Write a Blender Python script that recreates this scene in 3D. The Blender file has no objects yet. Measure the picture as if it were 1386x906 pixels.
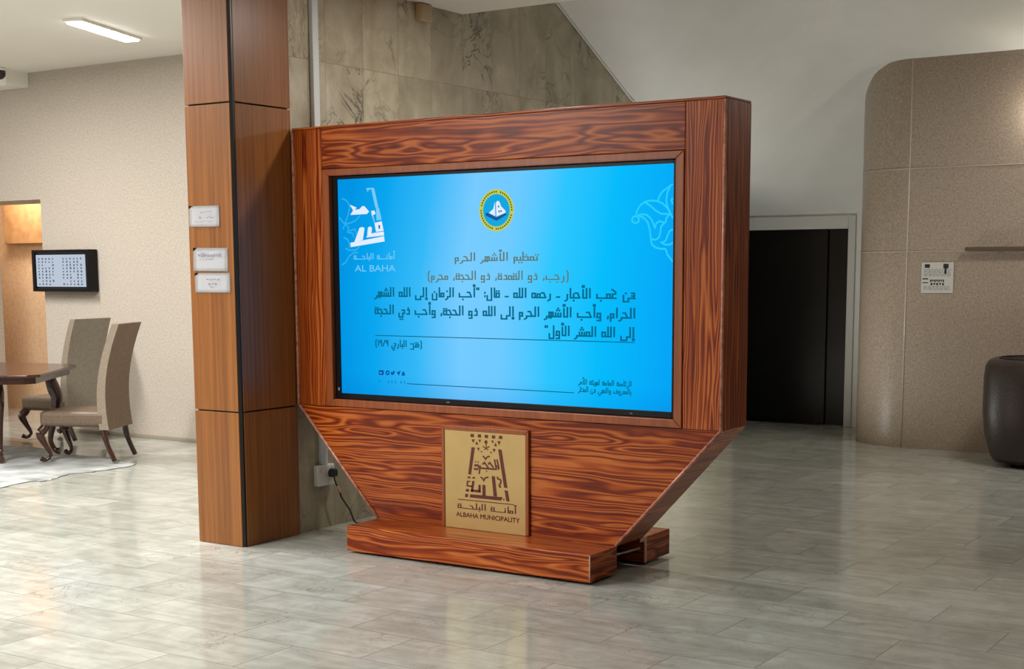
import bpy, bmesh, math, random, unicodedata
from mathutils import Vector, Matrix
random.seed(7)
PI = math.pi
SC = bpy.context.scene
COL = SC.collection

# ------------------------------------------------------------------ camera
F, CX, CY = 1919.3, 688.13, 616.65
PITCH, ROLL, YAW = 0.13276, -0.0052, -0.5836
cam = bpy.data.cameras.new('camera'); cam_o = bpy.data.objects.new('camera', cam); COL.objects.link(cam_o)
fw = Vector((math.sin(YAW)*math.cos(PITCH), math.cos(YAW)*math.cos(PITCH), -math.sin(PITCH)))
rt = Vector((math.cos(YAW), -math.sin(YAW), 0)); up = rt.cross(fw)
r2 = math.cos(ROLL)*rt + math.sin(ROLL)*up
u2 = -math.sin(ROLL)*rt + math.cos(ROLL)*up
cam_o.matrix_world = Matrix(((r2.x, u2.x, -fw.x, 4.034), (r2.y, u2.y, -fw.y, -5.940), (r2.z, u2.z, -fw.z, 1.5), (0, 0, 0, 1)))
cam.sensor_fit = 'HORIZONTAL'; cam.sensor_width = 36.0; cam.lens = 36.0*F/1386.0
cam.shift_x = (693.0-CX)/1386.0; cam.shift_y = (CY-453.0)/1386.0
cam.clip_start = .05; cam.clip_end = 100
SC.camera = cam_o

# ------------------------------------------------------------------ light and exposure
SC.view_settings.view_transform = 'Standard'; SC.view_settings.look = 'None'
SC.view_settings.gamma = 1.0; SC.view_settings.exposure = 0.0; SC.view_settings.use_curve_mapping = False
W = bpy.data.worlds.new('world'); SC.world = W; W.use_nodes = True
W.node_tree.nodes['Background'].inputs[0].default_value = (.98, .99, 1.0, 1)
W.node_tree.nodes['Background'].inputs[1].default_value = .85

def area_light(name, loc, power, sx, sy, col=(1, .94, .86), rot=(0, 0, 0)):
    l = bpy.data.lights.new(name, 'AREA'); l.shape = 'RECTANGLE'; l.size = sx; l.size_y = sy; l.energy = power; l.color = col
    o = bpy.data.objects.new(name, l); o.location = loc; o.rotation_euler = rot; COL.objects.link(o); return o
area_light('hall_ceiling_lamp', (-2.0, -3.6, 3.05), 170, 1.6, .5, (1, .985, .96))
area_light('hall_ceiling_lamp', (-2.8, -6.2, 3.05), 120, 1.6, .5, (1, .985, .96))
area_light('kiosk_downlight', (-.1, .62, 3.07), 26, .16, .16, (1, .95, .87))
area_light('lounge_ceiling_lamp', (-3.6, -1.2, 3.22), 190, .3, 1.5, (1, .985, .96))
area_light('lounge_ceiling_lamp', (-6.2, .2, 3.22), 150, .3, 1.5, (1, .985, .96))
def globe_light(name, loc, power, rad, col=(1, .95, .87)):
    l = bpy.data.lights.new(name, 'POINT'); l.energy = power; l.shadow_soft_size = rad; l.color = col
    o = bpy.data.objects.new(name, l); o.location = loc; COL.objects.link(o); return o
area_light('soffit_fill_light', (-.75, 4.6, .02), 19, .3, .3, (.97, 1, .98), (PI, 0, 0))  # added fill light without a fixture, brightens the stair underside
area_light('soffit_fill_light', (-.3, 3.2, .02), 10, .3, .3, (.97, 1, .98), (PI, 0, 0))  # second added fill for the stair underside, also without a fixture
area_light('right_wall_fill_light', (2.3, 4.0, 3.05), 35, .5, .5, (1, .96, .90))  # added fill light out of view, lifts the speckled right wall
globe_light('wall_sconce', (1.43, 5.42, 2.64), 7, .04, (1, .93, .82))
# lettering and emblem outlines in metres on the kiosk's upright plane (x, z)
PLAQUE_POLYS = [[(-0.1128,0.647),(-0.0909,0.6471),(-0.0911,0.6304),(-0.113,0.6303)],[(-0.068,0.6475),(-0.0463,0.6475),(-0.0465,0.6309),(-0.0682,0.6308)],[(-0.0249,0.6476),(-0.0034,0.6476),(-0.0035,0.6311),(-0.0251,0.631)],[(0.0192,0.6475),(0.0407,0.6476),(0.0406,0.6311),(0.0191,0.631)],[(0.0626,0.6479),(0.0839,0.648),(0.0838,0.6315),(0.0625,0.6314)],[(-0.1066,0.6189),(-0.085,0.6207),(-0.0964,0.5998)],[(-0.0641,0.6204),(-0.0468,0.6211),(-0.0551,0.6037)],[(0.0141,0.6208),(0.032,0.6208),(0.0244,0.6053)],[(0.0528,0.6203),(0.0739,0.6207),(0.0636,0.5983)],[(-0.0748,0.6116),(-0.0643,0.5938),(-0.0839,0.5937)],[(0.0424,0.6122),(0.051,0.5922),(0.0326,0.5932)],[(-0.0734,0.5781),(-0.0556,0.5786),(-0.0638,0.5607)],[(0.0229,0.5783),(0.0429,0.579),(0.0332,0.5599)],[(-0.0507,0.5588),(-0.0457,0.5638),(-0.0396,0.5596),(-0.0452,0.5534)],[(0.0075,0.5586),(0.0137,0.5644),(0.02,0.559),(0.013,0.5535)],[(-0.007,0.6107),(-0.0084,0.6055),(-0.012,0.6016),(-0.017,0.5999),(-0.022,0.6009),(-0.0256,0.6044),(-0.0269,0.6094),(-0.0255,0.6146),(-0.0219,0.6185),(-0.0169,0.6202),(-0.0119,0.6191),(-0.0083,0.6157)],[(-0.107,0.5782),(-0.086,0.5785),(-0.1114,0.4345),(-0.1297,0.4359)],[(0.0572,0.5788),(0.0791,0.5773),(0.1132,0.3829),(0.0922,0.3839)],[(0.0948,0.3707),(0.1148,0.3708),(0.1254,0.3148),(0.1054,0.3147)],[(-0.1327,0.424),(-0.1138,0.4243),(-0.1158,0.4154),(-0.1348,0.4144)],[(-0.1031,0.4239),(-0.0856,0.4241),(-0.0877,0.4158),(-0.1046,0.4149)],[(-0.1438,0.3586),(-0.124,0.3586),(-0.127,0.3447),(-0.1468,0.3442)],[(-0.1492,0.3323),(-0.13,0.3323),(-0.1324,0.3149),(-0.1508,0.3145)],[(0.017,0.4379),(0.0368,0.4376),(0.0493,0.3341),(0.0272,0.3345)],[(-0.0409,0.3881),(-0.0217,0.3873),(-0.0213,0.3303),(-0.0422,0.3309)],[(-0.1181,0.3326),(0.085,0.3337),(0.0739,0.3154),(-0.1211,0.3152)],[(-0.1136,0.3576),(-0.0518,0.3592),(-0.0519,0.3452),(-0.1143,0.3458)],[(-0.0655,0.3861),(-0.0515,0.3865),(-0.0519,0.3464),(-0.0672,0.3568)],[(-0.1047,0.4028),(-0.0898,0.4035),(-0.0996,0.347),(-0.1137,0.347)],[(-0.1386,0.4012),(-0.116,0.403),(-0.1169,0.3959),(-0.1293,0.3957),(-0.1312,0.3784),(-0.1021,0.3791),(-0.105,0.37),(-0.1417,0.3712)],[(0.085,0.3221),(0.0905,0.3272),(0.0959,0.3219),(0.0904,0.3156)]]
PLAQUE_STROKES = [([(-0.0162,0.605),(-0.0155,0.5866)],0.00287),([(-0.0371,0.5863),(-0.0199,0.5817),(-0.0034,0.569)],0.00287),([(0.0045,0.5879),(-0.0116,0.5823),(-0.0278,0.5696)],0.00287),([(-0.0384,0.5354),(-0.0314,0.5347),(-0.0204,0.5216),(-0.0106,0.5338),(0.0074,0.5393)],0.00392),([(0.0349,0.5255),(0.045,0.4767)],0.00444),([(0.05,0.5266),(0.0625,0.478)],0.00444),([(0.0477,0.4957),(0.0442,0.4742),(-0.0536,0.4738)],0.00444),([(0.0573,0.4918),(0.0591,0.4723)],0.00392),([(-0.0401,0.4935),(-0.0261,0.5038),(-0.0028,0.4777)],0.0047),([(-0.004,0.4962),(0.0057,0.5061),(0.029,0.4801)],0.0047),([(-0.0526,0.4883),(-0.0608,0.4424)],0.00444),([(-0.0527,0.4868),(-0.0571,0.469)],0.00392),([(-0.0905,0.4852),(-0.0639,0.4871)],0.00587),([(-0.0928,0.4667),(-0.0662,0.4664)],0.00496),([(-0.0639,0.4871),(-0.0641,0.472)],0.00392),([(-0.0862,0.5041),(-0.0792,0.5039)],0.00339),([(-0.0694,0.5042),(-0.0624,0.5042)],0.00339),([(-0.0175,0.4608),(-0.0111,0.4608)],0.00339),([(-0.0526,0.4255),(-0.0428,0.424),(-0.0324,0.4097),(-0.0247,0.4242),(-0.0039,0.4305)],0.00392),([(0.0514,0.4371),(0.0541,0.427),(0.0719,0.4215),(0.074,0.4101),(0.0635,0.3954),(0.0662,0.3852),(0.0744,0.3871)],0.00444),([(-0.1952,0.3001),(0.1517,0.3015)],0.00209)]
PLAQUE_TEXT = [(-0.1987,0.1703,0.2497,0.2913),(-0.2077,0.1861,0.2097,0.2334)]
SCREEN_RULES = [[(-0.7519,1.1356),(0.8178,1.1365)],[(-0.5447,0.8848),(0.4845,0.8822)]]
ORNAMENT = [[(0.8226,1.7355),(0.828,1.755),(0.8419,1.7767),(0.8669,1.7931),(0.8974,1.7995),(0.9334,1.796),(0.9637,1.7831),(0.9859,1.7631),(1.0025,1.7386)],[(0.8696,1.792),(0.8976,1.7752),(0.9255,1.7526),(0.9532,1.7373),(0.9971,1.7348)],[(0.9361,1.796),(0.9441,1.8175),(0.9604,1.8387),(0.9848,1.8548),(1.013,1.8707)],[(0.9985,1.8568),(0.9851,1.8331),(0.98,1.7995),(0.9858,1.7704),(1.0025,1.7386)],[(0.8385,1.7131),(0.8371,1.707),(0.8331,1.7018),(0.8271,1.6984),(0.8201,1.6973),(0.8129,1.6987),(0.8069,1.7023),(0.8028,1.7077),(0.8013,1.7139),(0.8027,1.7201),(0.8067,1.7253),(0.8127,1.7286),(0.8198,1.7297),(0.8269,1.7283),(0.8329,1.7247),(0.837,1.7193),(0.8385,1.7131)],[(0.831,1.7329),(0.8534,1.7373),(0.8785,1.7342),(0.9009,1.7166),(0.9151,1.692),(0.9225,1.6699)],[(0.9225,1.6699),(0.9289,1.6941),(0.9453,1.7035),(0.9647,1.6983),(0.9784,1.6956)],[(0.8394,1.7302),(0.8647,1.7199),(0.8844,1.6999),(0.8959,1.6655),(0.9019,1.6214),(0.9077,1.5968),(0.9272,1.5819),(0.955,1.5758),(0.9798,1.5755)],[(0.9058,1.6213),(0.9269,1.6186),(0.9434,1.6281),(0.9514,1.6499),(0.9539,1.679),(0.9702,1.6933)],[(0.9784,1.6956),(0.9809,1.7173),(1.0026,1.7371),(1.0148,1.7165)],[(1.0154,1.6658),(0.998,1.6564),(0.9873,1.6347),(0.9793,1.613),(0.9602,1.6035)],[(0.9519,1.6085),(0.9768,1.595),(0.9987,1.5947),(1.0162,1.6028)],[(0.9798,1.5755),(0.9883,1.5496),(1.005,1.53),(1.0161,1.5168)],[(1.0137,1.8082),(1.0062,1.7963),(1.0141,1.7793)]]
ORNAMENT_FAINT = [[(-0.9658,1.8649),(-0.9383,1.8551),(-0.919,1.8364),(-0.9117,1.8152),(-0.9245,1.7763),(-0.9455,1.7314),(-0.9622,1.7014)],[(-0.9868,1.7656),(-0.9573,1.7347),(-0.9177,1.7309),(-0.874,1.745),(-0.842,1.7714)],[(-0.9455,1.7284),(-0.9222,1.7098),(-0.9308,1.6857),(-0.8953,1.6791),(-0.888,1.6578)],[(-0.9488,1.601),(-0.9213,1.5886),(-0.8778,1.5893),(-0.8499,1.606)],[(-0.9593,1.6589),(-0.9318,1.6464),(-0.9204,1.625),(-0.9171,1.6007)],[(-0.9752,1.5097),(-0.9468,1.5249),(-0.9221,1.5582),(-0.89,1.5761),(-0.8585,1.5758)],[(-0.9187,1.6916),(-0.879,1.6999),(-0.8679,1.6726)]]
LOGO_FAINT = [[(-0.7613,1.9034),(-0.7419,1.9087),(-0.7171,1.8119),(-0.7364,1.8088)],[(-0.7958,1.9135),(-0.7456,1.9136),(-0.745,1.9064),(-0.779,1.9052),(-0.787,1.8924)],[(-0.7325,1.8087),(-0.7133,1.81),(-0.6955,1.746),(-0.7301,1.7432)],[(-0.7642,1.7726),(-0.7511,1.7722),(-0.7419,1.7333),(-0.7458,1.7304)]]
LOGO = [[(-0.7443,1.7303),(-0.6957,1.7383),(-0.6837,1.6875),(-0.7353,1.6836)],[(-0.733,1.68),(-0.683,1.6839),(-0.6811,1.6637),(-0.8018,1.6547),(-0.7921,1.6714)],[(-0.9124,1.6279),(-0.6812,1.6601),(-0.678,1.6326),(-0.909,1.6054)],[(-0.8475,1.7054),(-0.8301,1.7111),(-0.8123,1.7047),(-0.8255,1.6418),(-0.8847,1.6306)],[(-0.7889,1.7073),(-0.7733,1.713),(-0.7619,1.7038),(-0.7664,1.674),(-0.7952,1.6714)],[(-0.9113,1.8302),(-0.8645,1.8139),(-0.8765,1.8022),(-0.8451,1.8044),(-0.8252,1.8207),(-0.8097,1.8185),(-0.7793,1.7908),(-0.7951,1.7781),(-0.9087,1.7759),(-0.8884,1.7995)],[(-0.7653,1.7935),(-0.7429,1.7947),(-0.7355,1.7778),(-0.7604,1.7695)]]
LOGO_WINDOW = [(-0.7184,1.7179),(-0.7076,1.7189),(-0.7065,1.6998),(-0.7157,1.6988)]
LOGO_TEXT = [(-0.8905,-0.6094,1.5312,1.5793),(-0.8842,-0.6091,1.4756,1.5087)]
EMBLEM_AT = ((0.0334,1.7765),0.104,0.1044)
EMBLEM_TENT = [[(-0.0108,1.7648),(0.015,1.7834),(0.0251,1.8185),(0.0273,1.7478)],[(0.0317,1.8151),(0.042,1.8235),(0.0525,1.8177),(0.0621,1.795),(0.0873,1.7736),(0.0892,1.7639),(0.0336,1.746)]]
EMBLEM_BOOK = [(-0.0325,1.7637),(-0.0206,1.7656),(0.0344,1.7412),(0.0931,1.7622),(0.0938,1.752),(0.0342,1.7244),(-0.0306,1.7517)]
EMBLEM_DOTS = [[(0.0434,1.7994),(0.0512,1.7992),(0.0512,1.7902),(0.0433,1.7904)],[(0.0464,1.7749),(0.0542,1.7747),(0.0541,1.7658),(0.0463,1.7659)],[(0.0581,1.7766),(0.0659,1.7764),(0.0659,1.7674),(0.058,1.7676)]]
ICONS = [[(-0.7326,0.9497),(-0.6992,0.9509),(-0.6997,0.9255),(-0.7331,0.9243)],[(-0.6507,0.9448),(-0.6386,0.9418),(-0.6319,0.9507),(-0.6231,0.9476),(-0.6278,0.9352),(-0.6389,0.927),(-0.6499,0.9283)],[(-0.6134,0.941),(-0.5837,0.9525),(-0.5973,0.9242),(-0.6026,0.9344)],[(-0.5673,0.9505),(-0.5609,0.9447),(-0.5547,0.9276),(-0.5798,0.9266),(-0.574,0.9424)]]
ICON_HOLE = [(-0.7239,0.9404),(-0.7095,0.9365),(-0.724,0.932)]
ICON_RING = [[(-0.6629,0.9383),(-0.6638,0.9346),(-0.666,0.9314),(-0.6693,0.9292),(-0.6731,0.9283),(-0.6769,0.9289),(-0.6801,0.9308),(-0.6822,0.9339),(-0.6828,0.9375),(-0.682,0.9412),(-0.6798,0.9444),(-0.6765,0.9466),(-0.6727,0.9475),(-0.6689,0.9469),(-0.6657,0.9449),(-0.6636,0.9419),(-0.6629,0.9383)]]
ICON_SUB = [[(-0.7343,0.8988),(-0.7263,0.8986),(-0.7266,0.8838),(-0.7347,0.8839)],[(-0.6726,0.8978),(-0.6646,0.8976),(-0.6649,0.8829),(-0.6729,0.8829)],[(-0.6483,0.8973),(-0.6404,0.8971),(-0.6407,0.8825),(-0.6486,0.8825)],[(-0.6248,0.8976),(-0.6169,0.8974),(-0.6171,0.8828),(-0.625,0.8828)],[(-0.5869,0.8977),(-0.579,0.8975),(-0.5793,0.8829),(-0.5871,0.883)],[(-0.5635,0.8978),(-0.5557,0.8976),(-0.5559,0.883),(-0.5638,0.8831)]]

SCREEN_TEXT = [(-0.2268, 0.2797, 1.5283, 1.5684), (-0.3975, 0.4539, 1.4341, 1.4763), (-0.7575, 0.8233, 1.3451, 1.391), (-0.7543, 0.8219, 1.2526, 1.2986), (0.3157, 0.8227, 1.1614, 1.2075), (-0.7528, -0.4415, 1.0806, 1.1136), (0.5062, 0.8039, 0.927, 0.9518), (0.5063, 0.8042, 0.8899, 0.9153)]
# ------------------------------------------------------------------ materials
def new_mat(name):
    m = bpy.data.materials.new(name); m.use_nodes = True
    nt = m.node_tree; b = nt.nodes['Principled BSDF']
    return m, nt, b
def srgb(r, g, b):
    f = lambda c: (c/255/12.92) if c/255 <= .04045 else ((c/255+.055)/1.055)**2.4
    return (f(r), f(g), f(b), 1)
def plain(name, col, rough=.5, metal=0, spec=.5, coat=0, noise=0.0, nscale=30, bump=0.0):
    m, nt, b = new_mat(name)
    b.inputs['Base Color'].default_value = col; b.inputs['Roughness'].default_value = rough
    b.inputs['Metallic'].default_value = metal; b.inputs['Specular IOR Level'].default_value = spec
    b.inputs['Coat Weight'].default_value = coat
    if noise or bump:
        tc = nt.nodes.new('ShaderNodeTexCoord'); n = nt.nodes.new('ShaderNodeTexNoise'); n.inputs['Scale'].default_value = nscale
        n.inputs['Detail'].default_value = 3
        nt.links.new(tc.outputs['Object'], n.inputs['Vector'])
        if noise:
            r = ramp(nt, n.outputs['Fac'], [(.3, [c*(1-noise) for c in col[:3]]+[1]), (.7, [min(1, c*(1+noise)) for c in col[:3]]+[1])])
            nt.links.new(r, b.inputs['Base Color'])
        if bump: add_bump(nt, b, n.outputs['Fac'], bump, .01)
    return m
def ramp(nt, fac, stops):
    r = nt.nodes.new('ShaderNodeValToRGB'); e = r.color_ramp.elements
    while len(e) < len(stops): e.new(.5)
    for k, (p, c) in enumerate(stops): e[k].position = p; e[k].color = c
    nt.links.new(fac, r.inputs['Fac']); return r.outputs['Color']
def add_bump(nt, b, h, strength, dist):
    bp = nt.nodes.new('ShaderNodeBump'); bp.inputs['Strength'].default_value = strength; bp.inputs['Distance'].default_value = dist
    nt.links.new(h, bp.inputs['Height']); nt.links.new(bp.outputs['Normal'], b.inputs['Normal'])
def mapping(nt, vec, scale=(1, 1, 1), loc=(0, 0, 0), rot=(0, 0, 0)):
    m = nt.nodes.new('ShaderNodeMapping'); m.inputs['Scale'].default_value = scale; m.inputs['Location'].default_value = loc
    m.inputs['Rotation'].default_value = rot
    nt.links.new(vec, m.inputs['Vector']); return m.outputs['Vector']
def noise(nt, vec, scale=5, detail=3, rough=.5, dist=0):
    n = nt.nodes.new('ShaderNodeTexNoise'); n.inputs['Scale'].default_value = scale; n.inputs['Detail'].default_value = detail
    n.inputs['Roughness'].default_value = rough; n.inputs['Distortion'].default_value = dist
    nt.links.new(vec, n.inputs['Vector']); return n
def mix(nt, a, b, fac, mode='MIX'):
    m = nt.nodes.new('ShaderNodeMix'); m.data_type = 'RGBA'; m.blend_type = mode
    for s, v in ((m.inputs[6], a), (m.inputs[7], b), (m.inputs[0], fac)):
        if hasattr(v, 'links'): nt.links.new(v, s)
        else: s.default_value = v
    return m.outputs[2]
def vmath(nt, op, a, b):
    m = nt.nodes.new('ShaderNodeVectorMath'); m.operation = op
    for s, v in ((m.inputs[0], a), (m.inputs[1], b)):
        if hasattr(v, 'links'): nt.links.new(v, s)
        else: s.default_value = v
    return m.outputs[0]
def math_n(nt, op, a, b=0.0):
    m = nt.nodes.new('ShaderNodeMath'); m.operation = op
    for s, v in ((m.inputs[0], a), (m.inputs[1], b)):
        if hasattr(v, 'links'): nt.links.new(v, s)
        else: s.default_value = v
    return m.outputs[0]

def zebra_wood(name, axis, seed=0.0, rough=.3):
    """bold wavy red-brown laminate; axis = grain direction"""
    m, nt, b = new_mat(name)
    tc = nt.nodes.new('ShaderNodeTexCoord')
    base = mapping(nt, tc.outputs['Object'], loc=(seed, seed*1.7, seed*.6))
    slow = {'X': (1.1, 3, 3), 'Z': (3, 3, .9), 'Y': (3, 1.1, 3)}[axis]
    w1 = noise(nt, mapping(nt, base, slow), 1.6, 2, .5)
    warp = vmath(nt, 'MULTIPLY', vmath(nt, 'SUBTRACT', w1.outputs['Color'], (.5, .5, .5)), (.06, .06, .06))
    wv = vmath(nt, 'ADD', base, warp)
    st = {'X': (.13, 7, 7), 'Z': (7, 7, .13), 'Y': (7, .13, 7)}[axis]
    n1 = noise(nt, mapping(nt, wv, st), 1.5, 1.6, .5, .1)
    fine = {'X': (.8, 80, 80), 'Z': (80, 80, .8), 'Y': (80, .8, 80)}[axis]
    n2 = noise(nt, mapping(nt, wv, fine), 1.5, 2, .6)
    # growth rings: repeated contours of the stretched field
    s = math_n(nt, 'SINE', math_n(nt, 'MULTIPLY', n1.outputs['Fac'], 120.0))
    v = math_n(nt, 'ADD', math_n(nt, 'ADD', math_n(nt, 'MULTIPLY', s, .26), .5-.15), math_n(nt, 'MULTIPLY', n2.outputs['Fac'], .30))
    c = ramp(nt, v, [(.16, srgb(86, 26, 7)), (.32, srgb(132, 49, 12)), (.50, srgb(162, 71, 21)), (.66, srgb(182, 90, 32)), (.82, srgb(206, 120, 56))])
    lo = noise(nt, mapping(nt, base, slow), .7, 1, .5)
    c = mix(nt, c, ramp(nt, lo.outputs['Fac'], [(.38, (.80, .74, .70, 1)), (.6, (1.0, 1.0, 1.0, 1))]), .8, 'MULTIPLY')
    nt.links.new(c, b.inputs['Base Color'])
    b.inputs['Roughness'].default_value = rough; b.inputs['Specular IOR Level'].default_value = .28
    return m
def veneer(name, c0, c1, seed=0.0, rough=.4):
    m, nt, b = new_mat(name)
    tc = nt.nodes.new('ShaderNodeTexCoord')
    v = mapping(nt, tc.outputs['Object'], (1, 1, 1), (seed, seed, seed))
    n1 = noise(nt, mapping(nt, v, (38, 38, .5)), 1.5, 4, .6, .1)
    n2 = noise(nt, mapping(nt, v, (140, 140, 3.0)), 1.5, 2, .6)
    n3 = noise(nt, mapping(nt, v, (5, 5, .25)), 1.5, 2)
    f = math_n(nt, 'ADD', math_n(nt, 'MULTIPLY', n1.outputs['Fac'], .55), math_n(nt, 'ADD', math_n(nt, 'MULTIPLY', n2.outputs['Fac'], .2), math_n(nt, 'MULTIPLY', n3.outputs['Fac'], .25)))
    nt.links.new(ramp(nt, f, [(.36, c0), (.62, c1)]), b.inputs['Base Color'])
    b.inputs['Roughness'].default_value = rough
    return m
def tile_marble(name, plane, tw, th, offs, c_a, c_b, vein, grout, rough, freq=2, off=.5, vein_amt=.8, streak=None, mortar=.0015, tone=.12, vein_scale=1.0, patch=None, vein_w=.012):
    m, nt, b = new_mat(name)
    tc = nt.nodes.new('ShaderNodeTexCoord'); P = tc.outputs['Object']
    sep = nt.nodes.new('ShaderNodeSeparateXYZ'); nt.links.new(P, sep.inputs[0])
    cmb = nt.nodes.new('ShaderNodeCombineXYZ')
    ia, ib = {'XY': (0, 1), 'YZ': (1, 2), 'XZ': (0, 2)}[plane]
    nt.links.new(math_n(nt, 'ADD', sep.outputs[ia], offs[0]), cmb.inputs[0]); nt.links.new(math_n(nt, 'ADD', sep.outputs[ib], offs[1]), cmb.inputs[1])
    br = nt.nodes.new('ShaderNodeTexBrick'); br.offset = off; br.offset_frequency = freq; br.squash = 1
    nt.links.new(cmb.outputs[0], br.inputs['Vector'])
    br.inputs['Scale'].default_value = 1; br.inputs['Brick Width'].default_value = tw; br.inputs['Row Height'].default_value = th
    br.inputs['Mortar Size'].default_value = mortar; br.inputs['Mortar Smooth'].default_value = .3; br.inputs['Bias'].default_value = 0
    br.inputs['Color1'].default_value = (0, 0, 0, 1); br.inputs['Color2'].default_value = (1, 1, 1, 1); br.inputs['Mortar'].default_value = (.5, .5, .5, 1)
    # every tile has its own piece of the stone pattern
    sh = vmath(nt, 'MULTIPLY', br.outputs['Color'], (7.3, 3.1, 5.7))
    q = vmath(nt, 'ADD', P, sh)
    n1 = noise(nt, q, 2.2*vein_scale, 5, .6, .8)
    base = ramp(nt, n1.outputs['Fac'], [(.3, c_a), (.7, c_b)])
    if streak:
        n2 = noise(nt, mapping(nt, q, streak), 1.0, 4, .65, .6)
        base = mix(nt, base, ramp(nt, n2.outputs['Fac'], [(.35, (.80, .785, .75, 1)), (.6, (1.04, 1.04, 1.035, 1))]), .8, 'MULTIPLY')
    # thin dark veins where a warped noise crosses its mean
    n3 = noise(nt, q, 1.5*vein_scale, 6, .62, 1.8)
    d = math_n(nt, 'ABSOLUTE', math_n(nt, 'SUBTRACT', n3.outputs['Fac'], .5))
    vm = ramp(nt, d, [(0, (1, 1, 1, 1)), (vein_w, (0, 0, 0, 1))])
    n4 = noise(nt, q, .9*vein_scale, 2)
    amt = math_n(nt, 'MULTIPLY', ramp(nt, n4.outputs['Fac'], [(.48, (0, 0, 0, 1)), (.62, (1, 1, 1, 1))]), vein_amt)
    fac = math_n(nt, 'MULTIPLY', vm, amt)
    if patch:
        cx, cy, rad = patch
        dx = math_n(nt, 'SUBTRACT', sep.outputs[ia], cx); dy = math_n(nt, 'SUBTRACT', sep.outputs[ib], cy)
        dd = math_n(nt, 'SQRT', math_n(nt, 'ADD', math_n(nt, 'MULTIPLY', dx, dx), math_n(nt, 'MULTIPLY', dy, dy)))
        fac = math_n(nt, 'MULTIPLY', fac, ramp(nt, math_n(nt, 'DIVIDE', dd, rad), [(.5, (1, 1, 1, 1)), (1, (.12, .12, .12, 1))]))
    base = mix(nt, base, vein, fac)
    tonec = ramp(nt, br.outputs['Color'], [(0, (1-tone, 1-tone, 1-tone*1.1, 1)), (1, (1+tone*.5, 1+tone*.5, 1+tone*.5, 1))])
    base = mix(nt, base, tonec, 1.0, 'MULTIPLY')
    base = mix(nt, base, grout, math_n(nt, 'MULTIPLY', br.outputs['Fac'], .75))
    nt.links.new(base, b.inputs['Base Color'])
    nr = noise(nt, P, 3.0, 3)
    nt.links.new(ramp(nt, nr.outputs['Fac'], [(.3, (rough*.8,)*3+(1,)), (.7, (rough*1.25,)*3+(1,))]), b.inputs['Roughness'])
    return m
def stucco(name, c0, c1, scale=220, bump=.5, rough=.75, tiles=None, spec=.4, c_top=None):
    m, nt, b = new_mat(name)
    tc = nt.nodes.new('ShaderNodeTexCoord'); P = tc.outputs['Object']
    n = noise(nt, P, scale, 2, .6); n2 = noise(nt, P, scale*.35, 2, .6)
    f = math_n(nt, 'ADD', math_n(nt, 'MULTIPLY', n.outputs['Fac'], .6), math_n(nt, 'MULTIPLY', n2.outputs['Fac'], .4))
    c = ramp(nt, f, [(.36, c0), (.62, c1)])
    nt.links.new(c, b.inputs['Base Color'])
    b.inputs['Roughness'].default_value = rough; b.inputs['Specular IOR Level'].default_value = spec
    add_bump(nt, b, f, bump, .004)
    return m
def emit_mat(name, col, strength=1.0):
    m = bpy.data.materials.new(name); m.use_nodes = True; nt = m.node_tree; nt.nodes.clear()
    o = nt.nodes.new('ShaderNodeOutputMaterial'); e = nt.nodes.new('ShaderNodeEmission')
    e.inputs[0].default_value = col; e.inputs[1].default_value = strength; nt.links.new(e.outputs[0], o.inputs[0]); return m

M = {}
M['zebra_x'] = zebra_wood('zebra_laminate_horizontal', 'X')
M['zebra_z'] = zebra_wood('zebra_laminate_vertical', 'Z', 3.1)
M['zebra_side'] = zebra_wood('zebra_laminate_side', 'Z', 7.7, .4)
M['zebra_y'] = zebra_wood('zebra_laminate_depth', 'Y', 5.2, .35)
M['moulding'] = veneer('brown_moulding', srgb(128, 60, 22), srgb(166, 86, 36), 2.0, .35)
M['edging'] = plain('worn_edging', srgb(196, 132, 110), .3, 0, .6, noise=.4, nscale=40)
M['raw_edge'] = plain('raw_board_edge', srgb(196, 160, 140), .6, noise=.2, nscale=60)
M['pillar'] = veneer('pillar_veneer', srgb(112, 64, 26), srgb(152, 95, 42), 4.0, .36)
M['black'] = plain('black_strip', srgb(22, 19, 18), .35)
M['dark'] = plain('recess_shade', srgb(24, 18, 15), .8)  # near-black, puts the shade of recesses into the colour
M['bezel'] = plain('black_bezel', srgb(8, 7, 11), .3, 0, .25)
M['floor'] = tile_marble('floor_marble', 'XY', .67, .345, (-.28, 1.125), srgb(168, 169, 160), srgb(197, 199, 192), srgb(88, 80, 66), srgb(112, 111, 102), .13,
                         streak=(2.2, 13, 1), tone=.13, mortar=.0026, vein_amt=.8, vein_w=.010, patch=(-.1, -.9, 2.8), vein_scale=2.3)
M['marble'] = tile_marble('wall_marble', 'YZ', .335, .66, (0, 0), srgb(160, 151, 129), srgb(192, 184, 162), srgb(58, 46, 34), srgb(116, 104, 86), .25,
                          off=0, streak=(1, 5, 1.5), tone=.13, mortar=.002, vein_amt=1.0, vein_w=.02, vein_scale=1.6)
M['stucco'] = stucco('beige_wallcovering', srgb(168, 156, 143), srgb(199, 189, 176), 170, .5, .7)
M['granite'] = stucco('speckled_wallcovering', srgb(136, 120, 104), srgb(184, 168, 150), 190, .3, .34, spec=.5)
M['white_paint'] = plain('white_paint', srgb(238, 235, 228), .6)
M['soffit'] = plain('soffit_paint', srgb(222, 221, 214), .55, noise=.03, nscale=4)
M['trim_white'] = plain('white_trim', srgb(205, 203, 196), .4)
M['niche'] = stucco('niche_plaster', srgb(206, 170, 132), srgb(226, 196, 162), 60, .2, .7)
M['door_dark'] = plain('near_black_door', srgb(13, 11, 10), .3, noise=.3, nscale=8)
M['plastic'] = plain('white_plastic', srgb(226, 226, 222), .35)
M['conduit'] = plain('grey_white_conduit', srgb(204, 212, 216), .35)
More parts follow.
